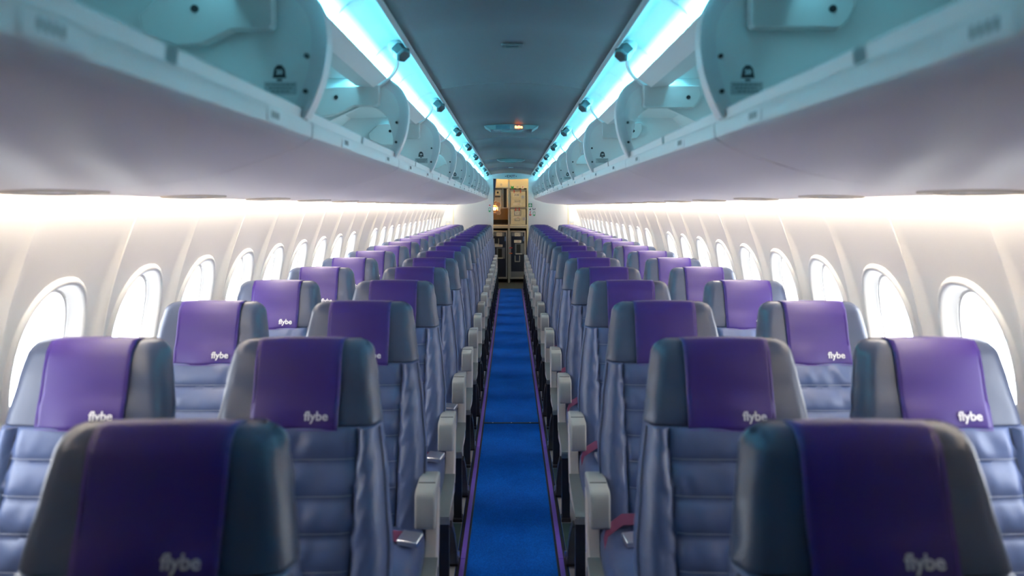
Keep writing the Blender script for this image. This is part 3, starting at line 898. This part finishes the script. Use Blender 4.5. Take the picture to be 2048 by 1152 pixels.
    # legs
    for lx in (0.240, 0.93):
        b = MB().box((s*lx, -0.500, 0.146), (0.036, 0.030, 0.282)).box((s*lx, -0.500, 0.012), (0.042, 0.07, 0.014))
        lg = b.build('leg', M['leg'], root, smooth=0, bevel=0.003)
        b = MB().strap([(lx-0.010, -0.49, 0.275), (lx-0.014, -0.42, 0.22), (lx-0.016, -0.33, 0.12), (lx-0.012, -0.235, 0.035), (lx-0.010, -0.19, 0.014)], (1, 0, 0), 0.034, 0.024).mirror(s)
        lg = b.build('leg', M['leg'], root, smooth=40, bevel=0.002)
        MB().box((s*(lx-0.008), -0.19, 0.016), (0.046, 0.06, 0.022)).build('foot', M['leg'], lg, bevel=0.003)
        MB().tube([(s*(lx-0.028), -0.17, 0.02), (s*(lx-0.028), -0.17, 0.045)], 0.006, 8).build('bolt', M['steel'], lg)
    b = MB()
    for yy in (-0.46, -0.17): b.tube([(s*0.225, yy, 0.295), (s*1.17, yy, 0.295)], 0.019, 12)
    b.box((s*0.735, -0.30, 0.308), (0.90, 0.44, 0.012))
    b.build('seat_frame', M['leg'], root, smooth=40)
    return root
def make_floor_plate(s):
    return MB().box((s*0.248, 0, 0.0075), (0.056, 0.30, 0.006)).build('floor_plate', M['green'], smooth=0, bevel=0.002)
for s in (-1, 1):
    r = None; fp = None
    for n in range(1, NROW+1):
        y = (n+0.5)*PITCH
        if r is None: r = make_seats(s); scan(r); o = r; fp = make_floor_plate(s); p = fp
        else: o = copy_tree(r); p = fp.copy(); COL.objects.link(p)
        o.location = (0, y, 0); p.location = (0, y+0.06, 0)
        pos = ORD[n-1]
        tag(o, 'blue leather double seat with purple headrest covers, %s row on the %s of the aisle' % (pos, SIDE[s]), 'seat', 'double seats on the %s of the aisle' % SIDE[s])
        tag(p, 'dark green floor plate beside the %s violet strip, under the %s seat row' % (SIDE[s], pos), 'floor plate', 'dark green floor plates on the %s' % SIDE[s])

# ---------------------------------------------------------------- galley
def gx(px): return (px-1021)*YG/F_PX-0.006
def gz(py): return 1.40-(py-413)*YG/F_PX
GT = 2.02
gal = empty('galley_cabinet', (0, YG, 0)); tag(gal, 'cream galley cabinet with aluminium edges behind the doorway', 'cabinet')
def gbox(nm, px0, py0, px1, py1, y0, y1, m, parent=gal, bevel=0.0, smooth=0):
    x0, x1, z0, z1 = gx(px0), gx(px1), gz(py1), gz(py0)
    return MB().box(((x0+x1)/2, (y0+y1)/2, (z0+z1)/2), (x1-x0, y1-y0, z1-z0)).build(nm, m, parent, smooth=smooth, bevel=bevel)
b = MB()
def gb(px0, py0, px1, py1, y0, y1): 
    x0, x1, z0, z1 = gx(px0), gx(px1), gz(py1), gz(py0); b.box(((x0+x1)/2, (y0+y1)/2, (z0+z1)/2), (x1-x0, y1-y0, z1-z0))
gb(930, 342, 1100, 376.5, 0.0, 0.5)          # upper fascia
gb(930, 376.5, 985, 451, 0.0, 0.5)
gb(1053.5, 376.5, 1100, 570, 0.0, 0.5)
gb(1016, 342, 1019.5, 570, -0.012, 0.5)      # middle post
gb(930, 449.5, 1100, 456.5, -0.005, 0.5)
gb(930, 456.5, 984, 570, 0.0, 0.5)
b.build('carcass', M['gcream'], gal, smooth=0, bevel=0.002)
gbox('back_panel', 930, 376, 1100, 572, 0.50, 0.53, M['gdark'])
for (a0, a1, c0, c1) in ((1018.8, 379.3, 1053.8, 381.2), (1018.8, 414.8, 1053.8, 417.0), (986, 374.5, 1016.3, 376.5), (985, 452.5, 1054, 454.5)):
    gbox('edge_trim', a0, a1, c0, c1, -0.014, 0.02, M['galum'], bevel=0.002)
gbox('divider_post', 1016.4, 358, 1019.2, 568, -0.02, -0.012, M['galum'])
# compartment above worktop on the left
gbox('work_recess', 985, 417, 1015.6, 440, 0.30, 0.32, M['tan'])
gbox('worktop', 985, 447.5, 1016, 449.5, 0.0, 0.32, M['gdark'])
gbox('splash_strip', 985, 440, 1015.8, 447.5, 0.28, 0.30, M['gdark'])
gbox('shelf', 985, 414.8, 1016, 416.8, 0.0, 0.45, M['galum'])
gbox('cupboard_frame', 1004.8, 377, 1006.6, 415, -0.006, 0.2, M['galum'])
gbox('cupboard_edge', 1013.5, 377, 1015.8, 415, -0.006, 0.2, M['gcream'])
gbox('cupboard_recess', 1006.6, 377, 1013.6, 415, 0.02, 0.04, M['gdark'])
oven = empty('wall_oven', (0, YG, 0)); tag(oven, 'steel fronted oven unit in the upper left galley bay', 'oven')
gbox('door', 985, 378.5, 1003.5, 414.5, 0.02, 0.3, M['galum'], oven, 0.004)
gbox('control_panel', 991, 381, 999.5, 390, 0.005, 0.02, M['cont'], oven, 0.003)
gbox('window', 993.5, 383, 997.5, 387, 0.0, 0.006, M['gdark'], oven)
gbox('handle', 990, 392.5, 1001, 394.5, -0.012, 0.02, M['gdark'], oven, 0.003)
# placards on fascia
def placard(px, py, w_, h_, nm, kind, lab):
    o = empty(nm, (gx(px), YG-0.001, gz(py))); tag(o, lab, 'sign')
    MB().box((0, -0.001, 0), (w_, 0.002, h_)).build('plate', M['label'] if kind != 'g' else M['plates'], o, smooth=0)
    if kind == 'v':
        MB().prism([(-0.024, 0.026), (-0.012, 0.026), (0.0, 0.006), (0.012, 0.026), (0.024, 0.026), (0.024, -0.026), (-0.024, -0.026)], -0.004, -0.002).build('symbol', M['sgreen'], o, smooth=0)
    elif kind == 'r':
        MB().prism([(-0.016, -0.010), (-0.004, -0.012), (0.014, 0.010), (0.014, 0.018), (-0.008, 0.012), (0.0, 0.0)], -0.004, -0.002).build('symbol', M['sred'], o, smooth=0)
    else:
        l = MB()
        for r in range(4): l.box((0, -0.003, 0.017-0.011*r), (w_*0.75, 0.001, 0.004))
        l.build('small_print', M['greyink'], o, smooth=0)
placard(1002.5, 369.5, 0.045, 0.055, 'galley_placard', 'p', 'small grey notice on the cream panel above the oven')
placard(1024.8, 374.6, 0.060, 0.060, 'hazard_placard', 'v', 'green notice with pale centre above container 308, leftmost of three')
placard(1035, 374.6, 0.048, 0.055, 'galley_placard', 'p', 'grey notice in the middle of three above container 308')
placard(1045.3, 374.6, 0.056, 0.062, 'smoking_placard', 'r', 'white notice with red mark above container 308, rightmost of three')
def container(nm, py0, py1, num, lab, frame):
    o = empty(nm, (0, YG, 0)); tag(o, lab, 'container', 'metal galley containers')
    gbox('door', 1020.3, py0, 1051.3, py1, -0.004, 0.42, M['cont'], o, 0.006)
    gbox('hinge', 1020.6, py0+2, 1022.0, py1-2, -0.010, -0.004, M['galum'], o)
    h = py1-py0
    gbox('plate', 1027, py0+4.2+frame*0.5, 1038.5, py0+11.7+frame, -0.008, -0.004, M['label'], o)
    if frame:
        f = MB(); 
        x0, x1, z0, z1 = gx(1029), gx(1041.8), gz(py0+12.5), gz(py0+2.8)
        for bx_ in (((x0+x1)/2, z0, x1-x0, 0.010), ((x0+x1)/2, z1, x1-x0, 0.010)): f.box((bx_[0], -0.011, bx_[1]), (bx_[2], 0.006, bx_[3]))
        for xx in (x0, x1): f.box((xx, -0.011, (z0+z1)/2), (0.010, 0.006, z1-z0+0.01))
        f.build('label_frame', M['plates'], o, smooth=0)
    cx = 1032.8 if not frame else 1035.4
    lettering(num, 0.062, M['greyink'], (gx(cx), -0.009, gz(py0+8.0+frame*0.5)), o, 'number', bold=0.0)
    gbox('handle', 1029.5, py0+(18.0 if not frame else 19.0), 1040, py0+(21.5 if not frame else 23.5), -0.016, -0.004, M['galum'], o, 0.006)
    gbox('handle_recess', 1030.6, py0+(19.0 if not frame else 20.2), 1038.9, py0+(20.6 if not frame else 22.3), -0.018, -0.015, M['cont'], o, 0.002)
    gbox('strip', 1026, py0+(24.2 if not frame else 15.8), 1042.5, py0+(28.6 if not frame else 18), -0.008, -0.004, M['label'], o)
    lettering('- SG', 0.034, M['lip'], (gx(1036), -0.009, gz(py0+26.4)) if not frame else (gx(1035), -0.009, gz(py0+16.9)), o, 'strip_lettering')
    lx, lz = (1045.8, py0+12.2) if not frame else (1048.2, py0+19.5)
    lt = MB().tube([(gx(lx), -0.004, gz(lz)), (gx(lx), -0.020, gz(lz))], 0.032, 16).build('latch', M['steel'], o)
    MB().box((gx(lx), -0.024, gz(lz)), (0.014, 0.010, 0.050), ).build('latch_lever', M['galum'], lt)
    for px in (1028.2, 1041.2) if not frame else (1031.3, 1038.5):
        gbox('red_tab', px-0.7, py0-2.2, px+0.7, py0+4, -0.020, -0.012, M['sred'], o)
container('galley_container', 382, 414.2, '308', 'cream metal container numbered 308 in the upper right galley bay', 0)
container('galley_container', 418.0, 449.2, '312', 'cream metal container numbered 312 under the 308 one', 1)
def trolley(px0, px1, num, lab, right):
    o = empty('galley_trolley', (0, YG, 0)); tag(o, lab, 'trolley', 'navy galley trolleys')
    gbox('body', px0, 461.5, px1, 558, 0.004, 0.62, M['galum'], o, 0.006)
    gbox('door', px0+2.2, 464.5, px1-2.6, 554, -0.002, 0.006, M['navy'], o, 0.003)
    gbox('number_plate', px0+3.5, 465.5, px1-5.5, 472.2, -0.006, -0.002, M['plates'], o)
    c = (px0+px1)/2-0.5
    gbox('number_label', c-5.6, 465.3, c+5.6, 472.4, -0.008, -0.004, M['label'], o)
    lettering(num, 0.060, M['greyink'], (gx(c), -0.009, gz(468.9)), o, 'number')
    gbox('blue_tag', px1-5.2, 473, px1-3, 482, -0.006, -0.002, mat('blue tag', (0.12, 0.2, 0.4), 0.5) if 'blue tag' not in bpy.data.materials else bpy.data.materials['blue tag'], o)
    if right:
        lab_y, u_y, pk = (480, 485.5), (511, 523), (1030, 487, 1048, 508.5)
    else:
        lab_y, u_y, pk = (489, 494), (477, 488), (993, 495.5, 1010, 517)
    ux = c-0.5 if right else c-6.0
    gbox('strip', c-7.5-(2 if not right else -0.5), lab_y[0], c+7.5-(1 if not right else 0), lab_y[1], -0.006, -0.002, M['label'], o)
    lettering('- SG', 0.036, M['lip'], (gx(c), -0.008, gz(sum(lab_y)/2)), o, 'strip_lettering')
    h = MB()
    z0, z1 = gz(u_y[1]), gz(u_y[0]); xa, xb = gx(ux-4.5), gx(ux+4.5)
    h.box((xa, -0.012, (z0+z1)/2), (0.014, 0.016, z1-z0)); h.box((xb, -0.012, (z0+z1)/2), (0.014, 0.016, z1-z0)); h.box(((xa+xb)/2, -0.012, z0), (xb-xa+0.014, 0.016, 0.016))
    h.build('handle', M['galum'], o, smooth=0, bevel=0.003)
    pocket = gbox('instruction_panel', pk[0], pk[1], pk[2], pk[3], -0.006, -0.002, M['plates'], o)
    gbox('panel_print', pk[0]+3, pk[1]+1.5, pk[0]+11, pk[3]-2.5, -0.008, -0.005, M['gdark'], pocket)
    gbox('panel_edge', pk[0]+1, pk[3]-1.5, pk[2]-4, pk[3], -0.009, -0.005, M['label'], pocket)
    if right:
        gbox('scuff_panel', px0+2.2, 543, px1-2.6, 554, -0.004, -0.002, M['plates'], o)
    for px in (px0+4, px1-4):
        MB().tube([(gx(px)-0.012, 0.08, 0.045), (gx(px)+0.012, 0.08, 0.045)], 0.038, 14).build('wheel', M['dark'], o)
    gbox('pedal', c-6, 565, c+2, 567, -0.03, 0.02, M['plates'], o)
trolley(984, 1014.5, '315', 'navy galley trolley numbered 315 left of the centre post', False)
trolley(1019.8, 1051.5, '317', 'navy galley trolley numbered 317 right of the centre post', True)
for (py, m, lab) in ((495.5, 'red', 'upper red turn latch on the post between the trolleys'), (506.5, 'orange', 'lower orange turn latch on the post between the trolleys')):
    o = empty('turn_latch', (gx(1018.3), YG-0.020, gz(py))); tag(o, lab, 'latch', 'turn latches between the trolleys')
    MB().tube([(0, 0, 0), (0, -0.014, 0)], 0.014, 12).build('pivot', M['steel'], o)
    MB().box((0.028, -0.016, 0), (0.062, 0.010, 0.016)).build('lever', M[m], o, bevel=0.003)
# galley walls and lining
b = MB()
b.box((-1.0, (YB+YG)/2+0.2, 1.0), (0.02, 1.2, 2.1)); b.box((1.0, (YB+YG)/2+0.2, 1.0), (0.02, 1.2, 2.1))
struct(b.build('wall_galley', M['gcream'], smooth=0))
struct(MB().box((0, (YB+YG)/2+0.25, 2.035), (2.1, 1.4, 0.02)).build('ceiling_galley', M['gcream'], smooth=0))
for x in (gx(1017.5), gx(1052.5), gx(1000)-0.02):
    o = empty('galley_downlight', (x, YG-0.14, 2.018))
    tag(o, {0: 'warm lamp above the centre post of the galley', 1: 'warm lamp above the right edge of the galley', 2: 'warm lamp above the oven bay of the galley'}[0 if abs(x-gx(1017.5)) < .01 else (1 if x > 0.2 else 2)], 'light', 'warm galley lamps')
    MB().tube([(0, 0, 0), (0, 0, -0.02)], 0.05, 16).build('housing', M['steel'], o)
    MB().tube([(0, 0, -0.02), (0, 0, -0.026)], 0.042, 16).build('bulb', M['glamp'], o)
o = empty('work_lamp', (-0.292, YG-0.33, gz(417.5))); tag(o, 'glowing orange lamp beside the crew member hands', 'light')
MB().tube([(-0.06, -0.416, 0.03), (-0.055, -0.36, 0.03), (-0.04, -0.20, 0.01), (-0.01, -0.06, 0), (0, -0.018, 0)], [0.014, 0.006, 0.006, 0.006, 0.014], 12).build('stem', M['steel'], o)
sp = MB(); rings = []
for i in range(1, 8):
    a = PI*i/8; rings.append([(0.026*math.sin(a)*math.cos(2*PI*k/14), 0.026*math.sin(a)*math.sin(2*PI*k/14), 0.026*math.cos(a)) for k in range(14)])
sp.ringloft(rings, True, True, True).build('bulb', M['rlamp'], o, smooth=60)

# curtain tied at the left of the doorway
b = MB(); rings = []
for j in range(25):
    t = j/24; z = 1.905-t*0.47
    wd = 0.036-0.024*t
    rings.append([(-0.298-0.012*t+wd*math.cos(2*PI*i/28)*(1+0.25*math.sin(7*2*PI*i/28)), YB+0.075+0.022*math.sin(2*PI*i/28)*(1+0.3*math.cos(6*2*PI*i/28)), z) for i in range(28)])
b.ringloft(rings, True, True, True)
cu = b.build('curtain', M['curt'], smooth=60)
tag(cu, 'dark blue curtain gathered at the left edge of the galley doorway', 'curtain')
MB().box((-0.302, YB+0.075, 1.914), (0.055, 0.05, 0.022)).build('runner', M['dark'], cu)

# ---------------------------------------------------------------- crew member behind the left half of the bulkhead
def skin_obj(name, nodes, edges, m, parent=None, sub=2):
    me = bpy.data.meshes.new(name); me.from_pydata([n[:3] for n in nodes], edges, []); me.materials.append(m)
    o = bpy.data.objects.new(name, me); COL.objects.link(o)
    if parent: o.parent = parent
    md = o.modifiers.new('skin', 'SKIN'); md.use_smooth_shade = True
    for i, n in enumerate(nodes):
        r = n[3]; me.skin_vertices[0].data[i].radius = (r, n[4] if len(n) > 4 else r)
    me.skin_vertices[0].data[0].use_root = True
    md = o.modifiers.new('sub', 'SUBSURF'); md.levels = sub; md.render_levels = sub
    return o
PX, PY = -0.60, 14.86            # person stands here facing +x (toward the worktop and aisle)
per = empty('person', (PX, PY, 0))
tag(per, 'person in dark uniform behind the left bulkhead, hands holding a paper cup', 'person')
H1 = (0.335, -0.05, 1.285)      # lower hand (right hand, nearer to camera)
H2 = (0.325, 0.00, 1.435)       # upper hand
bodyn = [(0, 0, 0.95, 0.13, 0.15), (0, 0, 1.15, 0.11, 0.13), (0.0, 0, 1.33, 0.12, 0.16), (0, 0, 1.44, 0.08, 0.10), (0.01, 0, 1.52, 0.052),
         (0, -0.17, 1.40, 0.055), (0.04, -0.235, 1.14, 0.045), (0.20, -0.13, 1.20, 0.038),
         (0, 0.17, 1.40, 0.055), (0.05, 0.235, 1.20, 0.045), (0.20, 0.12, 1.36, 0.038),
         (0, -0.10, 0.82, 0.095), (0.02, -0.10, 0.48, 0.065), (0, -0.10, 0.12, 0.045), (0, 0.10, 0.82, 0.095), (0.02, 0.10, 0.48, 0.065), (0, 0.10, 0.12, 0.045)]
bodye = [(0,1),(1,2),(2,3),(3,4),(2,5),(5,6),(6,7),(2,8),(8,9),(9,10),(0,11),(11,12),(12,13),(0,14),(14,15),(15,16)]
# the body: one skin surface; clothing shells over it
skin_obj('body', [(x, y, z, (n[0] if n else 0.05)*0.92) for (x, y, z, *n) in bodyn[:4]]+[(0.0, 0, 1.515, 0.044), (0.02, 0, 1.61, 0.066), (0.015, 0, 1.685, 0.084), (0.005, 0, 1.75, 0.060),
          (0, -0.17, 1.40, 0.045), (0.04, -0.235, 1.14, 0.038), (0.20, -0.13, 1.20, 0.030), (H1[0]-0.055, H1[1]-0.012, H1[2]-0.012, 0.025),
          (0, 0.17, 1.40, 0.045), (0.05, 0.235, 1.20, 0.038), (0.20, 0.12, 1.36, 0.030), (H2[0]-0.055, H2[1]+0.015, H2[2]-0.01, 0.025),
          (0, -0.10, 0.82, 0.085), (0.02, -0.10, 0.48, 0.055), (0, -0.10, 0.10, 0.04), (0, 0.10, 0.82, 0.085), (0.02, 0.10, 0.48, 0.055), (0, 0.10, 0.10, 0.04)],
         [(0,1),(1,2),(2,3),(3,4),(4,5),(5,6),(6,7),(2,8),(8,9),(9,10),(10,11),(2,12),(12,13),(13,14),(14,15),(0,16),(16,17),(17,18),(0,19),(19,20),(20,21)], M['skin'], per)
skin_obj('uniform', [n if len(n) > 4 else (n[0], n[1], n[2], n[3]*1.12) for n in bodyn], bodye, M['cloth'], per)
for sy in (-0.10, 0.10):
    skin_obj('shoe', [(-0.03, sy, 0.05, 0.045), (0.08, sy, 0.042, 0.042), (0.17, sy, 0.035, 0.034)], [(0,1),(1,2)], M['dark'], per, 1)
hb = MB(); rings = []
for j in range(1, 13):
    ring = []
    for i in range(28):
        a = 2*PI*i/28
        lim = 1.95-0.95*max(0, math.cos(a))**0.7 if math.cos(a) > 0 else 1.95+0.35*(-math.cos(a))
        ph = lim*j/12
        ring.append((-0.004+0.100*math.sin(ph)*math.cos(a), 0.092*math.sin(ph)*math.sin(a), 1.690+0.112*math.cos(ph)))
    rings.append(ring)
hb.ringloft(rings, True, True, False).build('hair', M['hair'], per, smooth=60, solid=0.008)
for sy in (-0.032, 0.032):
    MB().tube([(0.080, sy, 1.672), (0.0895, sy, 1.672)], 0.010, 12).build('eye', M['eye'], per)
MB().tube([(0.088, 0, 1.668), (0.112, 0, 1.640), (0.092, 0, 1.632)], [0.007, 0.012, 0.010], 10).build('nose', M['skin'], per, smooth=60)
MB().tube([(0.074, -0.02, 1.602), (0.084, 0, 1.600), (0.074, 0.02, 1.602)], 0.006, 8).build('mouth', M['lip'], per, smooth=60)
for sy in (-1, 1):
    MB().tube([(0.015, sy*0.083, 1.64), (0.012, sy*0.092, 1.655), (0.005, sy*0.088, 1.675)], [0.009, 0.014, 0.010], 10).build('ear', M['skin'], per, smooth=60)
def hand(H, sgn, curl):
    """palm with four fingers of unequal length and a thumb, reaching toward +x, closing round the cup"""
    x, y, z = H
    nodes = [(x-0.055, y+sgn*0.012, z-0.012, 0.026, 0.020), (x-0.02, y+sgn*0.006, z-0.004, 0.034, 0.020), (x+0.015, y, z, 0.036, 0.017)]
    edges = [(0, 1), (1, 2)]
    h = skin_obj('hand', nodes, edges, M['skin'], per)
    for i, L in enumerate((0.068, 0.076, 0.070, 0.056)):
        zz = z+0.027-0.018*i
        skin_obj('finger', [(x+0.010, y, zz, 0.0095), (x+0.020+L*0.4, y-sgn*0.004, zz+0.002, 0.009), (x+0.020+L*0.75, y-sgn*(0.010+curl*0.5), zz-0.002, 0.0085), (x+0.018+L*0.9, y-sgn*(0.022+curl), zz-0.004, 0.0075)], [(0,1),(1,2),(2,3)], M['skin'], h, 2)
    skin_obj('thumb', [(x-0.025, y-sgn*0.008, z+0.024, 0.012), (x+0.002, y-sgn*0.028, z+0.040, 0.0105), (x+0.028, y-sgn*0.040, z+0.044, 0.009)], [(0,1),(1,2)], M['skin'], h, 2)
hand(H1, -1, 0.018)
hand(H2, 1, 0.012)
cp = MB(); rings = []
for (r_, z_) in ((0.024, 0.0), (0.0245, 0.002), (0.033, 0.075), (0.034, 0.077), (0.0325, 0.077), (0.024, 0.006)):
    rings.append([(r_*math.cos(2*PI*k/24), r_*math.sin(2*PI*k/24), z_) for k in range(24)])
cp.ringloft(rings, True, True, True)
cup = cp.build('paper_cup', M['cupm'], smooth=40, loc=(PX+H1[0]+0.048, PY+H1[1]+0.050, 1.318))
tag(cup, 'pale paper cup held in the hands at the galley doorway', 'cup')
